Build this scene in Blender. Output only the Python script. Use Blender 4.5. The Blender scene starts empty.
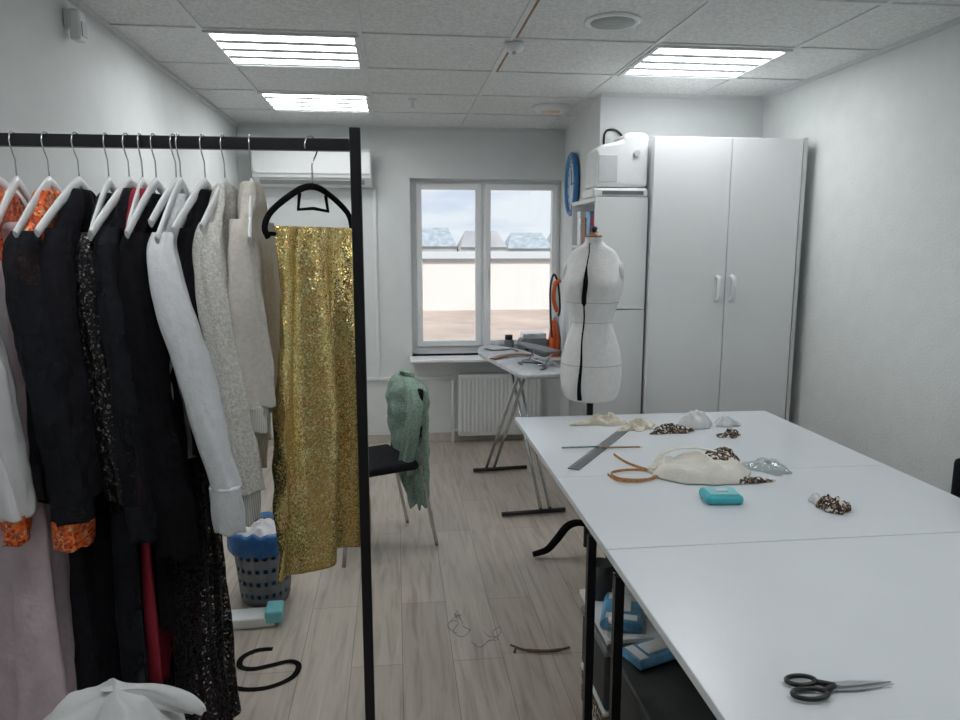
import bpy, math, random
from mathutils import Vector, Matrix, noise
random.seed(7)
S=bpy.context.scene
S.view_settings.view_transform='Standard'
S.view_settings.look='None'
pi=math.pi
# ------------------------------------------------------------------ materials
def M(name,col,rough=.6,metal=0.,var=.06,scale=20,bump=0.,bscale=None,emit=0,alpha=1,sheen=0,stretch=(1,1,1),spec=None):
    m=bpy.data.materials.new(name); m.use_nodes=True
    nt=m.node_tree; b=nt.nodes['Principled BSDF']
    tc=nt.nodes.new('ShaderNodeTexCoord'); mp=nt.nodes.new('ShaderNodeMapping'); mp.inputs['Scale'].default_value=stretch
    nt.links.new(tc.outputs['Object'],mp.inputs['Vector'])
    n=nt.nodes.new('ShaderNodeTexNoise'); n.inputs['Scale'].default_value=scale; n.inputs['Detail'].default_value=4
    nt.links.new(mp.outputs[0],n.inputs['Vector'])
    r=nt.nodes.new('ShaderNodeValToRGB')
    r.color_ramp.elements[0].position=.3; r.color_ramp.elements[1].position=.7
    r.color_ramp.elements[0].color=tuple(max(0,c*(1-var)) for c in col)+(1,)
    r.color_ramp.elements[1].color=tuple(min(1,c*(1+var)) for c in col)+(1,)
    nt.links.new(n.outputs['Fac'],r.inputs['Fac']); nt.links.new(r.outputs['Color'],b.inputs['Base Color'])
    b.inputs['Roughness'].default_value=rough; b.inputs['Metallic'].default_value=metal
    if spec is not None: b.inputs['Specular IOR Level'].default_value=spec
    if sheen: b.inputs['Sheen Weight'].default_value=sheen
    if alpha<1: b.inputs['Alpha'].default_value=alpha
    if emit: 
        nt.links.new(r.outputs['Color'],b.inputs['Emission Color']); b.inputs['Emission Strength'].default_value=emit
    if bump:
        n2=nt.nodes.new('ShaderNodeTexNoise'); n2.inputs['Scale'].default_value=bscale or scale*3; n2.inputs['Detail'].default_value=3
        nt.links.new(mp.outputs[0],n2.inputs['Vector'])
        bp=nt.nodes.new('ShaderNodeBump'); bp.inputs['Strength'].default_value=bump; bp.inputs['Distance'].default_value=.01
        nt.links.new(n2.outputs['Fac'],bp.inputs['Height']); nt.links.new(bp.outputs[0],b.inputs['Normal'])
    return m
def ramp(nt,fac,stops,interp='LINEAR'):
    r=nt.nodes.new('ShaderNodeValToRGB'); cr=r.color_ramp; cr.interpolation=interp
    while len(cr.elements)<len(stops): cr.elements.new(.5)
    for e,(p,c) in zip(cr.elements,stops): e.position=p; e.color=tuple(c)+(1,)
    nt.links.new(fac,r.inputs['Fac']); return r.outputs['Color']
def floor_mat():
    m=bpy.data.materials.new('laminate'); m.use_nodes=True; nt=m.node_tree; b=nt.nodes['Principled BSDF']
    tc=nt.nodes.new('ShaderNodeTexCoord'); mp=nt.nodes.new('ShaderNodeMapping'); mp.inputs['Rotation'].default_value=(0,0,pi/2)
    nt.links.new(tc.outputs['Object'],mp.inputs['Vector'])
    br=nt.nodes.new('ShaderNodeTexBrick'); br.inputs['Scale'].default_value=1; br.inputs['Brick Width'].default_value=1.25; br.inputs['Row Height'].default_value=.19
    br.inputs['Mortar Size'].default_value=.0016; br.offset=.37
    br.inputs['Color1'].default_value=(.44,.385,.325,1); br.inputs['Color2'].default_value=(.53,.47,.40,1); br.inputs['Mortar'].default_value=(.27,.225,.185,1)
    nt.links.new(mp.outputs[0],br.inputs['Vector'])
    m2=nt.nodes.new('ShaderNodeMapping'); m2.inputs['Scale'].default_value=(30,2.6,1); nt.links.new(tc.outputs['Object'],m2.inputs['Vector'])
    n=nt.nodes.new('ShaderNodeTexNoise'); n.inputs['Scale'].default_value=1; n.inputs['Detail'].default_value=8; n.inputs['Distortion'].default_value=.8
    nt.links.new(m2.outputs[0],n.inputs['Vector'])
    g=ramp(nt,n.outputs['Fac'],[(.28,(.68,.66,.64)),(.5,(1,1,1)),(.72,(1.15,1.15,1.16))])
    mx=nt.nodes.new('ShaderNodeMix'); mx.data_type='RGBA'; mx.blend_type='MULTIPLY'; mx.inputs[0].default_value=.85
    nt.links.new(br.outputs['Color'],mx.inputs[6]); nt.links.new(g,mx.inputs[7]); nt.links.new(mx.outputs[2],b.inputs['Base Color'])
    b.inputs['Roughness'].default_value=.36
    return m
def sequin_mat(name,stops,scale=260,metal=.8,rough=.3,tilt=.5,holo=0):
    m=bpy.data.materials.new(name); m.use_nodes=True; nt=m.node_tree; b=nt.nodes['Principled BSDF']
    tc=nt.nodes.new('ShaderNodeTexCoord'); v=nt.nodes.new('ShaderNodeTexVoronoi'); v.inputs['Scale'].default_value=scale
    nt.links.new(tc.outputs['Object'],v.inputs['Vector'])
    sp=nt.nodes.new('ShaderNodeSeparateColor'); nt.links.new(v.outputs['Color'],sp.inputs[0])
    col=ramp(nt,sp.outputs[0],stops)
    if holo:
        n=nt.nodes.new('ShaderNodeTexNoise'); n.inputs['Scale'].default_value=14; n.inputs['Detail'].default_value=2; nt.links.new(tc.outputs['Object'],n.inputs['Vector'])
        h=ramp(nt,n.outputs['Fac'],[(.3,(1,.80,.62)),(.45,(1,.98,.8)),(.56,(.82,1,.80)),(.66,(1,.95,.7)),(.8,(1,.75,.6))])
        mx=nt.nodes.new('ShaderNodeMix'); mx.data_type='RGBA'; mx.blend_type='MULTIPLY'; mx.inputs[0].default_value=holo
        nt.links.new(col,mx.inputs[6]); nt.links.new(h,mx.inputs[7]); col=mx.outputs[2]
    nt.links.new(col,b.inputs['Base Color'])
    b.inputs['Metallic'].default_value=metal; b.inputs['Roughness'].default_value=rough
    g=nt.nodes.new('ShaderNodeNewGeometry')
    a=nt.nodes.new('ShaderNodeVectorMath'); a.operation='SUBTRACT'; a.inputs[1].default_value=(.5,.5,.5); nt.links.new(v.outputs['Color'],a.inputs[0])
    c=nt.nodes.new('ShaderNodeVectorMath'); c.operation='SCALE'; c.inputs['Scale'].default_value=tilt; nt.links.new(a.outputs[0],c.inputs[0])
    d=nt.nodes.new('ShaderNodeVectorMath'); d.operation='ADD'; nt.links.new(c.outputs[0],d.inputs[0]); nt.links.new(g.outputs['Normal'],d.inputs[1])
    e=nt.nodes.new('ShaderNodeVectorMath'); e.operation='NORMALIZE'; nt.links.new(d.outputs[0],e.inputs[0]); nt.links.new(e.outputs[0],b.inputs['Normal'])
    return m
def leopard_mat():
    m=bpy.data.materials.new('leopard'); m.use_nodes=True; nt=m.node_tree; b=nt.nodes['Principled BSDF']
    tc=nt.nodes.new('ShaderNodeTexCoord'); v=nt.nodes.new('ShaderNodeTexNoise'); v.inputs['Scale'].default_value=70
    nt.links.new(tc.outputs['Object'],v.inputs['Vector'])
    nt.links.new(ramp(nt,v.outputs['Fac'],[(.0,(.7,.64,.56)),(.41,(.7,.64,.56)),(.44,(.02,.015,.012)),(.56,(.02,.015,.012)),(.62,(.3,.2,.13))]),b.inputs['Base Color'])
    b.inputs['Roughness'].default_value=.8; return m
def lace_mat(name,col,scale=150,lo=.35,hi=.5,a0=.55):
    m=M(name,col,.85,var=.3,scale=60,spec=.2); nt=m.node_tree; b=nt.nodes['Principled BSDF']
    tc=nt.nodes.new('ShaderNodeTexCoord'); v=nt.nodes.new('ShaderNodeTexNoise'); v.inputs['Scale'].default_value=scale
    nt.links.new(tc.outputs['Object'],v.inputs['Vector'])
    nt.links.new(ramp(nt,v.outputs['Fac'],[(lo,(a0,)*3),(hi,(1,1,1))]),b.inputs['Alpha']); return m
def glass_mat(name,col=(.95,.98,1),f=.06):
    m=bpy.data.materials.new(name); m.use_nodes=True; nt=m.node_tree; nt.nodes.clear()
    o=nt.nodes.new('ShaderNodeOutputMaterial'); t=nt.nodes.new('ShaderNodeBsdfTransparent'); t.inputs[0].default_value=tuple(col)+(1,)
    g=nt.nodes.new('ShaderNodeBsdfGlossy'); g.inputs['Roughness'].default_value=.05
    x=nt.nodes.new('ShaderNodeMixShader'); x.inputs[0].default_value=f
    nt.links.new(t.outputs[0],x.inputs[1]); nt.links.new(g.outputs[0],x.inputs[2]); nt.links.new(x.outputs[0],o.inputs[0]); return m
def stripe_mat(name,c1,c2,scale,axis='X'):
    m=bpy.data.materials.new(name); m.use_nodes=True; nt=m.node_tree; b=nt.nodes['Principled BSDF']
    tc=nt.nodes.new('ShaderNodeTexCoord'); w=nt.nodes.new('ShaderNodeTexWave'); w.bands_direction=axis; w.inputs['Scale'].default_value=scale; w.inputs['Distortion'].default_value=1
    nt.links.new(tc.outputs['Object'],w.inputs['Vector']); nt.links.new(ramp(nt,w.outputs['Fac'],[(.3,c1),(.7,c2)]),b.inputs['Base Color'])
    b.inputs['Roughness'].default_value=.8
    return m

mWall=M('wall_paint',(.74,.765,.765),.85,var=.02,scale=8,bump=.12,bscale=90)
mWallR=M('wall_paper_right',(.76,.785,.78),.85,var=.025,scale=10,bump=.22,bscale=85)
mCeil=M('ceiling_tile',(.74,.755,.745),.9,var=.15,scale=80,bump=.3,bscale=140)
mBar=M('ceiling_bar',(.70,.72,.72),.5,var=.03)
mFloor=floor_mat()
mBase=M('baseboard_wood',(.55,.50,.44),.5,var=.1)
mPVC=M('white_pvc',(.92,.93,.94),.3,var=.01)
mGlass=glass_mat('window_glass',(.97,.99,1),.03)
mClear=glass_mat('clear_plastic',(.88,.90,.90),.15)
mWhite=M('white_plastic',(.81,.83,.84),.35,var=.02)
mLam=M('white_laminate',(.80,.82,.83),.6,var=.015,scale=4,spec=.3)
mTable=M('table_laminate',(.71,.75,.785),.25,var=.02,scale=3)
mEdge=M('table_edge',(.60,.62,.62),.5,var=.03)
mBlackMetal=M('black_metal',(.01,.01,.013),.4,.3,var=.1)
mBlackPl=M('black_plastic',(.01,.01,.011),.4,var=.1)
mVelvet=M('black_velvet',(.006,.006,.007),.95,var=.2,spec=.1)
mChrome=M('chrome',(.6,.61,.62),.25,.9,var=.04)
mGrey=M('grey_plastic',(.16,.17,.18),.5,var=.1)
mDarkBox=M('dark_storage_plastic',(.035,.04,.04),.55,var=.2)
mBlack=M('black_fabric',(.006,.006,.008),.95,var=.3,scale=60,bump=.3,spec=.15)
mBlack2=M('charcoal_fabric',(.010,.010,.014),.9,var=.3,scale=60,bump=.3,spec=.2)
mNavy=lace_mat('black_chiffon',(.010,.011,.015),9,.35,.6,.72)
mLace=lace_mat('black_lace',(.012,.010,.012),130,.38,.52,.3)
mWhiteF=M('white_fabric',(.70,.71,.72),.85,var=.06,scale=12,bump=.3)
mBlouse=M('sheer_white',(.72,.72,.74),.8,var=.05,scale=12,bump=.3,alpha=.93)
mSatin=M('pale_grey_satin',(.62,.635,.66),.7,var=.05,scale=50,bump=.25,bscale=110)
mKnit=M('cream_melange_knit',(.58,.575,.54),.95,var=.22,scale=150,bump=.5,bscale=260)
mCreamF=M('beige_jersey',(.56,.53,.48),.9,var=.08,scale=90,bump=.3)
mRib=stripe_mat('ribbed_cuff',(.36,.36,.34),(.60,.59,.56),90,'Y')
mPink=M('pink_tulle',(.66,.55,.59),.9,var=.10,scale=25,bump=.3,alpha=.88)
mRed=M('red_fabric',(.28,.01,.03),.8,var=.2)
mOrange=sequin_mat('orange_sequins',[(0,(.25,.02,.005)),(.4,(.75,.11,.02)),(.8,(.85,.22,.05)),(.92,(.8,.5,.3)),(1,(.1,.05,.05))],150,.2,.4,.4)
mSeqBlack=sequin_mat('black_sequins',[(0,(.008,.008,.01)),(.8,(.012,.012,.015)),(.9,(.10,.09,.085)),(1,(.35,.32,.3))],260,.6,.3,.5)
mGold=sequin_mat('gold_hologram_sequins',[(0,(.56,.38,.13)),(.3,(.70,.50,.19)),(.6,(.82,.62,.27)),(.8,(.66,.48,.19)),(.9,(.66,.70,.42)),(.96,(1,.92,.70)),(1,(.9,.58,.34))],310,.82,.27,.52,holo=.45)
mGreen=M('sage_knit',(.27,.375,.315),.95,var=.28,scale=110,bump=.8,bscale=180)
mLeo=leopard_mat()
mWood=M('wood_brown',(.28,.13,.06),.5,var=.25,scale=30,stretch=(1,8,1))
mTan=M('tan_strip',(.35,.22,.12),.6,var=.2)
mDarkTan=M('dark_bark',(.16,.10,.06),.7,var=.3)
mTape=M('orange_tape',(.50,.25,.10),.6,var=.3,scale=90)
mOrangeP=M('orange_plastic',(.75,.12,.02),.4,var=.05)
mClockRim=M('clock_rim_blue',(.04,.2,.45),.4,var=.1)
mSky=M('light_blue_plastic',(.14,.38,.62),.4,var=.5,scale=14)
mTurq=M('turquoise_plastic',(.05,.45,.52),.35,var=.06)
mTurq2=M('turquoise_pale',(.22,.62,.68),.4,var=.06)
mBasket=M('basket_grey',(.17,.19,.20),.55,var=.1)
mBag=M('blue_bag',(.015,.12,.35),.35,var=.3,scale=12,bump=.6)
mSteel=M('steel',(.5,.51,.53),.3,.85,var=.05)
mRuler=M('grey_ruler',(.17,.18,.19),.4,.4,var=.1)
mCream=M('cream_scrap',(.66,.61,.50),.9,var=.1,bump=.3)
mOff=M('off_white_cloth',(.72,.70,.63),.9,var=.05,bump=.3)
mIronCover=M('ironing_cover',(.55,.57,.60),.85,var=.15,scale=35)
mGreyRad=M('radiator_enamel',(.76,.77,.77),.35,var=.02)
mClockFace=M('clock_face',(.62,.74,.85),.5,var=.03)
mLamp=M('lamp_diffuser',(.98,.995,1.0),.5,var=.0,emit=13.8)
mLampOff=M('lamp_louver',(.6,.62,.64),.5,var=.03)
mLouver=M('lamp_reflector',(.55,.58,.6),.6,var=.03)
mWarm=M('warm_bulb',(.7,.55,.45),.5,var=0,emit=.05)
mDisk=M('vent_grey_green',(.36,.40,.38),.6,var=.05)
mPave=M('pink_paving',(.56,.44,.37),.9,var=.2,scale=1.2)
mStucco=M('white_stucco',(.80,.78,.75),.9,var=.04,scale=.5)
mSnow=M('pale_roof',(.62,.62,.61),.9,var=.06,scale=.3)
mRoofB=M('blue_metal_roof',(.40,.45,.49),.6,var=.25,scale=2.5)
mRoofR=M('grey_roof',(.42,.42,.43),.7,var=.2,scale=.5)
mCoping=M('coping',(.24,.22,.21),.8,var=.1)
mHouse=M('house_wall',(.55,.53,.50),.9,var=.15,scale=.6)
mDoll=M('dress_form_fabric',(.77,.77,.765),.85,var=.04,scale=40,bump=.3,bscale=150)
mShade=M('seam_grey',(.42,.43,.43),.8,var=.05)

# ------------------------------------------------------------------ mesh builder
class MB:
    def __init__(s): s.v=[];s.f=[];s.m=[];s.s=[]
    def add(s,vs,fs,mi=0,sm=False):
        o=len(s.v); s.v+= [tuple(v) for v in vs]
        for f in fs: s.f.append([i+o for i in f]); s.m.append(mi); s.s.append(sm)
    def box(s,x0,x1,y0,y1,z0,z1,mi=0,R=None,c=None):
        vs=[Vector((x,y,z)) for z in (z0,z1) for y in (y0,y1) for x in (x0,x1)]
        if R: 
            c=Vector(c) if c else sum(vs,Vector())/8
            vs=[c+R@(v-c) for v in vs]
        s.add(vs,[(0,2,3,1),(4,5,7,6),(0,1,5,4),(2,6,7,3),(0,4,6,2),(1,3,7,5)],mi)
    def loft(s,rings,mi=0,cap=True,closed=False,sm=True):
        n=len(rings[0]); vs=[p for r in rings for p in r]; fs=[]
        L=len(rings)
        for i in range(L if closed else L-1):
            k=(i+1)%L
            for j in range(n):
                q=(j+1)%n; fs.append((i*n+j,i*n+q,k*n+q,k*n+j))
        s.add(vs,fs,mi,sm)
        if cap and not closed:
            s.add(rings[0],[tuple(range(n))[::-1]],mi); s.add(rings[-1],[tuple(range(n))],mi)
    def tube(s,pts,r,n=8,mi=0,closed=False,flat=1.0,flatdir=None):
        pts=[Vector(p) for p in pts]; L=len(pts); rings=[]
        rr=r if isinstance(r,(list,tuple)) else [r]*L
        up=None
        for i,p in enumerate(pts):
            a=pts[(i-1)%L] if (closed or i>0) else p; b=pts[(i+1)%L] if (closed or i<L-1) else p
            t=(b-a).normalized()
            if up is None:
                ref=Vector(flatdir) if flatdir else (Vector((0,0,1)) if abs(t.z)<.9 else Vector((1,0,0)))
                up=(ref-t*ref.dot(t)).normalized()
            else:
                if flatdir: up=Vector(flatdir)
                up=(up-t*up.dot(t)).normalized()
            sd=t.cross(up)
            rings.append([p+sd*(math.cos(2*pi*j/n)*rr[i])+up*(math.sin(2*pi*j/n)*rr[i]*flat) for j in range(n)])
        s.loft(rings,mi,True,closed)
    def cyl(s,p0,p1,r0,r1=None,n=20,mi=0):
        s.tube([p0,p1],[r0,r0 if r1 is None else r1],n,mi)
    def lathe(s,prof,c=(0,0,0),n=32,mi=0,sx=1,sy=1,cap=True):
        s.loft([[ (c[0]+r*sx*math.cos(2*pi*j/n),c[1]+r*sy*math.sin(2*pi*j/n),c[2]+z) for j in range(n)] for r,z in prof],mi,cap)
    def prism(s,pts,z0,z1,mi=0,sm=False):
        n=len(pts); a=[(x,y,z0) for x,y in pts]; b=[(x,y,z1) for x,y in pts]
        s.add(a+b,[tuple(range(n))[::-1],tuple(range(n,2*n))]+[(i,(i+1)%n,n+(i+1)%n,n+i) for i in range(n)],mi,sm)
    def ribbon(s,pts,w,th=.002,mi=0,upright=False):
        pts=[Vector(p) for p in pts]; rings=[]
        for i,p in enumerate(pts):
            t=(pts[min(i+1,len(pts)-1)]-pts[max(i-1,0)]).normalized()
            if upright: a=Vector((0,0,1))*w/2; b=t.cross(Vector((0,0,1))).normalized()*th/2
            else: a=t.cross(Vector((0,0,1))).normalized()*w/2; b=Vector((0,0,1))*th/2
            rings.append([p-a-b,p+a-b,p+a+b,p-a+b])
        s.loft(rings,mi,sm=False)
    def obj(s,name,mats,parent=None,bevel=0,seg=2,subsurf=0,recalc=True):
        me=bpy.data.meshes.new(name); me.from_pydata(s.v,[],s.f)
        for i,p in enumerate(me.polygons): p.material_index=s.m[i]; p.use_smooth=s.s[i]
        for m in (mats if isinstance(mats,list) else [mats]): me.materials.append(m)
        if recalc:
            import bmesh
            bm=bmesh.new(); bm.from_mesh(me); bmesh.ops.remove_doubles(bm,verts=bm.verts,dist=1e-6); bmesh.ops.recalc_face_normals(bm,faces=bm.faces); bm.to_mesh(me); bm.free()
        o=bpy.data.objects.new(name,me); S.collection.objects.link(o)
        if parent: o.parent=parent
        if bevel:
            b=o.modifiers.new('b','BEVEL'); b.width=bevel; b.segments=seg; b.limit_method='ANGLE'; b.angle_limit=.7
        if subsurf:
            q=o.modifiers.new('s','SUBSURF'); q.levels=subsurf; q.render_levels=subsurf
        return o
def thing(name,label,cat,loc=(0,0,0),rz=0,group=None):
    e=bpy.data.objects.new(name,None); e.empty_display_size=.1; S.collection.objects.link(e)
    e.location=loc; e.rotation_euler=(0,0,rz); e['label']=label; e['category']=cat
    if group: e['group']=group
    return e
def tag(o,label,cat,loc=None,rz=0,group=None):
    o['label']=label; o['category']=cat
    if loc is not None: o.location=loc
    o.rotation_euler=(0,0,rz)
    if group: o['group']=group
    return o
def struct(o): o['kind']='structure'; return o
def arc(c,r,a0,a1,n,plane='xz',ry=None):
    out=[]; ry=ry or r
    for i in range(n+1):
        a=a0+(a1-a0)*i/n; u,w=r*math.cos(a),ry*math.sin(a)
        out.append((c[0]+u,c[1],c[2]+w) if plane=='xz' else ((c[0]+u,c[1]+w,c[2]) if plane=='xy' else (c[0],c[1]+u,c[2]+w)))
    return out
def smooth_path(pts,k=6):
    P=[Vector(p) for p in pts]; out=[]
    for i in range(len(P)-1):
        a=P[max(i-1,0)];b=P[i];c=P[i+1];d=P[min(i+2,len(P)-1)]
        for j in range(k):
            t=j/k; out.append(.5*((2*b)+(c-a)*t+(2*a-5*b+4*c-d)*t*t+(3*b-a-3*c+d)*t**3))
    out.append(P[-1]); return out

# ------------------------------------------------------------------ room shell
XL,XR,YB,YF,H=-1.13,2.2,5.6,-1.6,2.42
b=MB(); b.box(XL-.2,XR+.2,YF-.2,YB+.3,-.15,0); struct(b.obj('floor',mFloor))
b=MB(); b.box(XL-.2,XR+.2,YF-.2,YB+.3,H,H+.15); struct(b.obj('ceiling',mCeil))
b=MB(); b.box(XL-.2,XL,YF-.2,YB+.3,0,H); struct(b.obj('wall_left',mWall))
b=MB(); b.box(XR,XR+.2,YF-.2,YB+.3,0,H); struct(b.obj('wall_right',mWallR))
b=MB(); b.box(XL,XR,YF-.2,YF,0,H); struct(b.obj('wall_front',mWall))
WX0,WX1,WZ0,WZ1=.12,1.31,.69,2.05
b=MB(); b.box(XL,WX0,YB,YB+.3,0,H); b.box(WX1,XR,YB,YB+.3,0,H); b.box(WX0,WX1,YB,YB+.3,0,WZ0); b.box(WX0,WX1,YB,YB+.3,WZ1,H)
struct(b.obj('wall_back',mWall))
b=MB(); b.prism([(1.2,4.25),(2.2,4.25),(2.2,5.6),(1.31,5.6)],0,H); struct(b.obj('wall_alcove',mWall))
b=MB()
xs=[-.77,-.13,.51,1.15,1.79]; ys=[5.0-.6*i for i in range(11)]
for x in xs: b.box(x-.011,x+.011,YF,(YB if x<1.2 else 4.25),H-.006,H)
for y in ys: b.box(XL,XR if y<4.25 else 1.24,y-.011,y+.011,H-.0065,H)
b.box(XL,XL+.02,YF,YB,H-.02,H); b.box(XR-.02,XR,YF,4.25,H-.02,H); b.box(XL,1.3,YB-.02,YB,H-.02,H); b.box(1.2,XR,4.23,4.25,H-.02,H)
struct(b.obj('trim_1',mBar))
b=MB(); b.box(XL,WX1,YB-.015,YB,0,.07); struct(b.obj('baseboard_back',mBase))
b=MB(); b.box(XL,XL+.015,YF,YB-.015,0,.07); struct(b.obj('baseboard_left',mBase))
b=MB(); b.box(XR-.015,XR,YF,4.25,0,.07); struct(b.obj('baseboard_right',mBase))
b=MB(); b.box(.523,.53,2.3,3.17,H-.008,H-.001); b.box(.523,.53,3.33,3.78,H-.008,H-.001)  # warm tan strips paint in the light leaking through a ceiling gap
struct(b.obj('gap_light_strip',mTan))

# window
w=thing('window_1','','window'); del w['label']; del w['category']; struct(w)
Y0,Y1=5.72,5.79
def frame(b,x0,x1,z0,z1,t,y0,y1):
    b.box(x0,x0+t,y0,y1,z0,z1); b.box(x1-t,x1,y0,y1,z0,z1); b.box(x0+t,x1-t,y0,y1,z0,z0+t); b.box(x0+t,x1-t,y0,y1,z1-t,z1)
b=MB(); frame(b,WX0,WX1,WZ0,WZ1,.055,Y0,Y1); b.box(.672,.708,Y0,Y1,WZ0+.055,WZ1-.055); struct(b.obj('window_frame',mPVC,w,.004))
b=MB(); frame(b,.165,.676,.75,2.02,.045,Y0-.02,Y1-.03); struct(b.obj('window_sash',mPVC,w,.005))
b=MB(); frame(b,.704,1.285,.75,2.02,.045,Y0-.02,Y1-.03); struct(b.obj('window_sash',mPVC,w,.005))
for x0,x1 in ((.205,.636),(.745,1.245)):
    b=MB(); b.box(x0,x1,Y0+.012,Y0+.018,.79,1.98); struct(b.obj('window_pane',mGlass,w))
b=MB(); b.box(.712,.735,Y0-.035,Y0-.02,1.28,1.36); b.box(.716,.731,Y0-.055,Y0-.033,1.22,1.34); struct(b.obj('window_handle',mWhite,w,.004))
b=MB(); b.box(.1,WX1,5.40,Y0,.665,.69); struct(b.obj('window_sill',mPVC,w,.008))

# ------------------------------------------------------------------ light fixtures
def panel(x0,y0,lab):
    e=thing('ceiling_light_panel',lab,'ceiling light',(x0+.32,y0+.3,H),0,'recessed ceiling light panels')
    b=MB(); 
    for sx in (-1,1): b.box(min(sx*.295,sx*.315),max(sx*.295,sx*.315),-.285,.285,-.014,-.001)
    for yy in (-.285,.265): b.box(-.295,.295,yy,yy+.02,-.014,-.001)
    b.obj('lamp_frame',mBar,e)
    for k in range(4):
        yc=-.195+.13*k
        b=MB(); b.prism([(-.29,yc-.040),(.29,yc-.040),(.29,yc+.040),(-.29,yc+.040)],-.006,-.003); b.obj('lamp_tube',mLamp,e)
    for k in range(5):
        yc=-.26+.13*k; hw=.025 if 0<k<4 else .012
        b=MB(); b.box(-.294,.294,yc-hw,yc+hw,-.0085,-.001); b.obj('louver',mLouver,e)
for x0,y0 in ((-.77,3.2),(-.77,4.4),(1.15,3.2),(-.77,.8),(1.15,.8)):  # the two nearest panels are unseen, added to light the hanging clothes
    panel(x0,y0,'white recessed square light panel with four glowing tubes')
e=thing('ceiling_vent','round grey-green ceiling vent with white rim','vent',(.865,2.92,H))
b=MB(); b.lathe([(.11,0),(.11,-.006),(.1,-.010),(.088,-.010),(.088,-.002)]); b.obj('rim',mWhite,e)
b=MB(); b.lathe([(.088,-.003),(.086,-.009),(.04,-.012),(.002,-.013)]); b.obj('vent_cover',mDisk,e)
e=thing('ceiling_downlight','round white ceiling downlight with recessed centre','ceiling light',(1.0,4.68,H))
b=MB(); b.lathe([(.115,0),(.115,-.02),(.09,-.035),(.06,-.035),(.06,-.012)]); b.obj('rim',mWhite,e)
b=MB(); b.lathe([(.058,-.012),(.05,-.042),(.002,-.048)]); b.obj('bulb',mWarm,e)
e=thing('smoke_detector','small white round smoke detector on the ceiling','smoke detector',(.53,3.26,H))
b=MB(); b.lathe([(.042,-.007),(.042,-.025),(.03,-.04),(.002,-.042)]); b.obj('body',mWhite,e)
b=MB(); b.lathe([(.010,-.042),(.008,-.052),(.001,-.053)],n=12); b.obj('sensor_cap',mLampOff,e)
e=thing('sprinkler','small white sprinkler hanging from the ceiling','sprinkler',(.12,4.55,H))
b=MB(); b.lathe([(.025,-.0),(.025,-.008),(.008,-.01),(.008,-.05),(.02,-.055),(.02,-.06),(.001,-.061)],n=16); b.obj('body',mWhite,e)
e=thing('motion_detector','small white motion detector mounted high on the wall','motion detector',(XL,2.82,2.31))
b=MB(); b.box(.002,.02,-.02,.02,-.01,.05); b.obj('bracket',mWhite,e,.003)
b=MB(); b.box(.02,.06,-.03,.03,-.055,.05); o=b.obj('body',mWhite,e,.012,3)
b=MB(); b.box(.058,.064,-.02,.02,-.04,.01); b.obj('lens',mLampOff,e,.004)

# air conditioner
e=thing('air_conditioner','white wall-mounted split air conditioner','air conditioner',(-.58,5.6,2.1))
prof=[(-.001,-.13),(-.001,.13),(-.17,.13),(-.2,.11),(-.205,.0),(-.19,-.07),(-.12,-.13)]
b=MB(); b.loft([[(x,y,z) for y,z in prof] for x in (-.42,.42)],sm=False); b.obj('body',mWhite,e,.008)
b=MB(); b.loft([[(x,y,z) for y,z in [(-.2045,-.045),(-.2065,-.04),(-.2075,.1),(-.2045,.105)]] for x in (-.41,.41)],sm=False); b.obj('front_panel',mPVC,e)
b=MB(); b.box(-.37,.37,-.195,-.15,-.105,-.097,0,Matrix.Rotation(-.6,3,'X')); b.obj('air_flap',mShade,e)

# clock
e=thing('wall_clock','round wall clock with blue rim and pale face','clock',(1.262,5.08,1.97)); e.rotation_euler=(0,-pi/2,-math.atan2(.11,1.35))
b=MB(); b.lathe([(.18,.004),(.215,.008),(.22,.03),(.205,.042),(.19,.036),(.185,.02)],n=48); b.obj('clock_rim',mClockRim,e)
b=MB(); b.lathe([(.187,.004),(.187,.02),(.001,.0205)],n=48); b.obj('clock_face',mClockFace,e)
for k in range(12):
    b=MB(); a=k*pi/6; b.cyl((.15*math.cos(a),.15*math.sin(a),.021),(.15*math.cos(a),.15*math.sin(a),.023),.009,n=8); b.obj('hour_mark',mBlackPl,e)
b=MB(); b.box(-.006,.1,-.005,.005,.022,.025); b.obj('clock_hand',mBlackPl,e)
b=MB(); b.box(-.004,.004,-.14,.006,.026,.028); b.obj('clock_hand',mBlackPl,e)

b=MB(); b.box(XL+.02,WX0+.3,YB-.022,YB-.001,.505,.53); b.box(-.16,-.135,YB-.022,YB-.001,.53,1.965)
struct(b.obj('trim_2',mWhite,None,.003))
# radiator
e=thing('radiator','white panel radiator with vertical ribs under the windowsill','radiator',(.80,5.53,.06))
b=MB(); b.box(-.33,.33,-.035,.035,0,.49)
for k in range(20):
    x=-.31+.0326*k; b.box(x-.009,x+.009,-.044,-.035,.03,.46)
b.obj('panel',mGreyRad,e,.004)
b=MB(); b.box(-.32,.32,-.03,.03,.49,.496); b.obj('top_grille',mShade,e)
b=MB(); b.tube([(-.33,0,.04),(-.37,0,.04),(-.37,0,-.06)],.011); b.tube([(-.33,0,.45),(-.37,0,.45),(-.37,0,.04)],.011); b.obj('pipe',mWhite,e)

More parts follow.
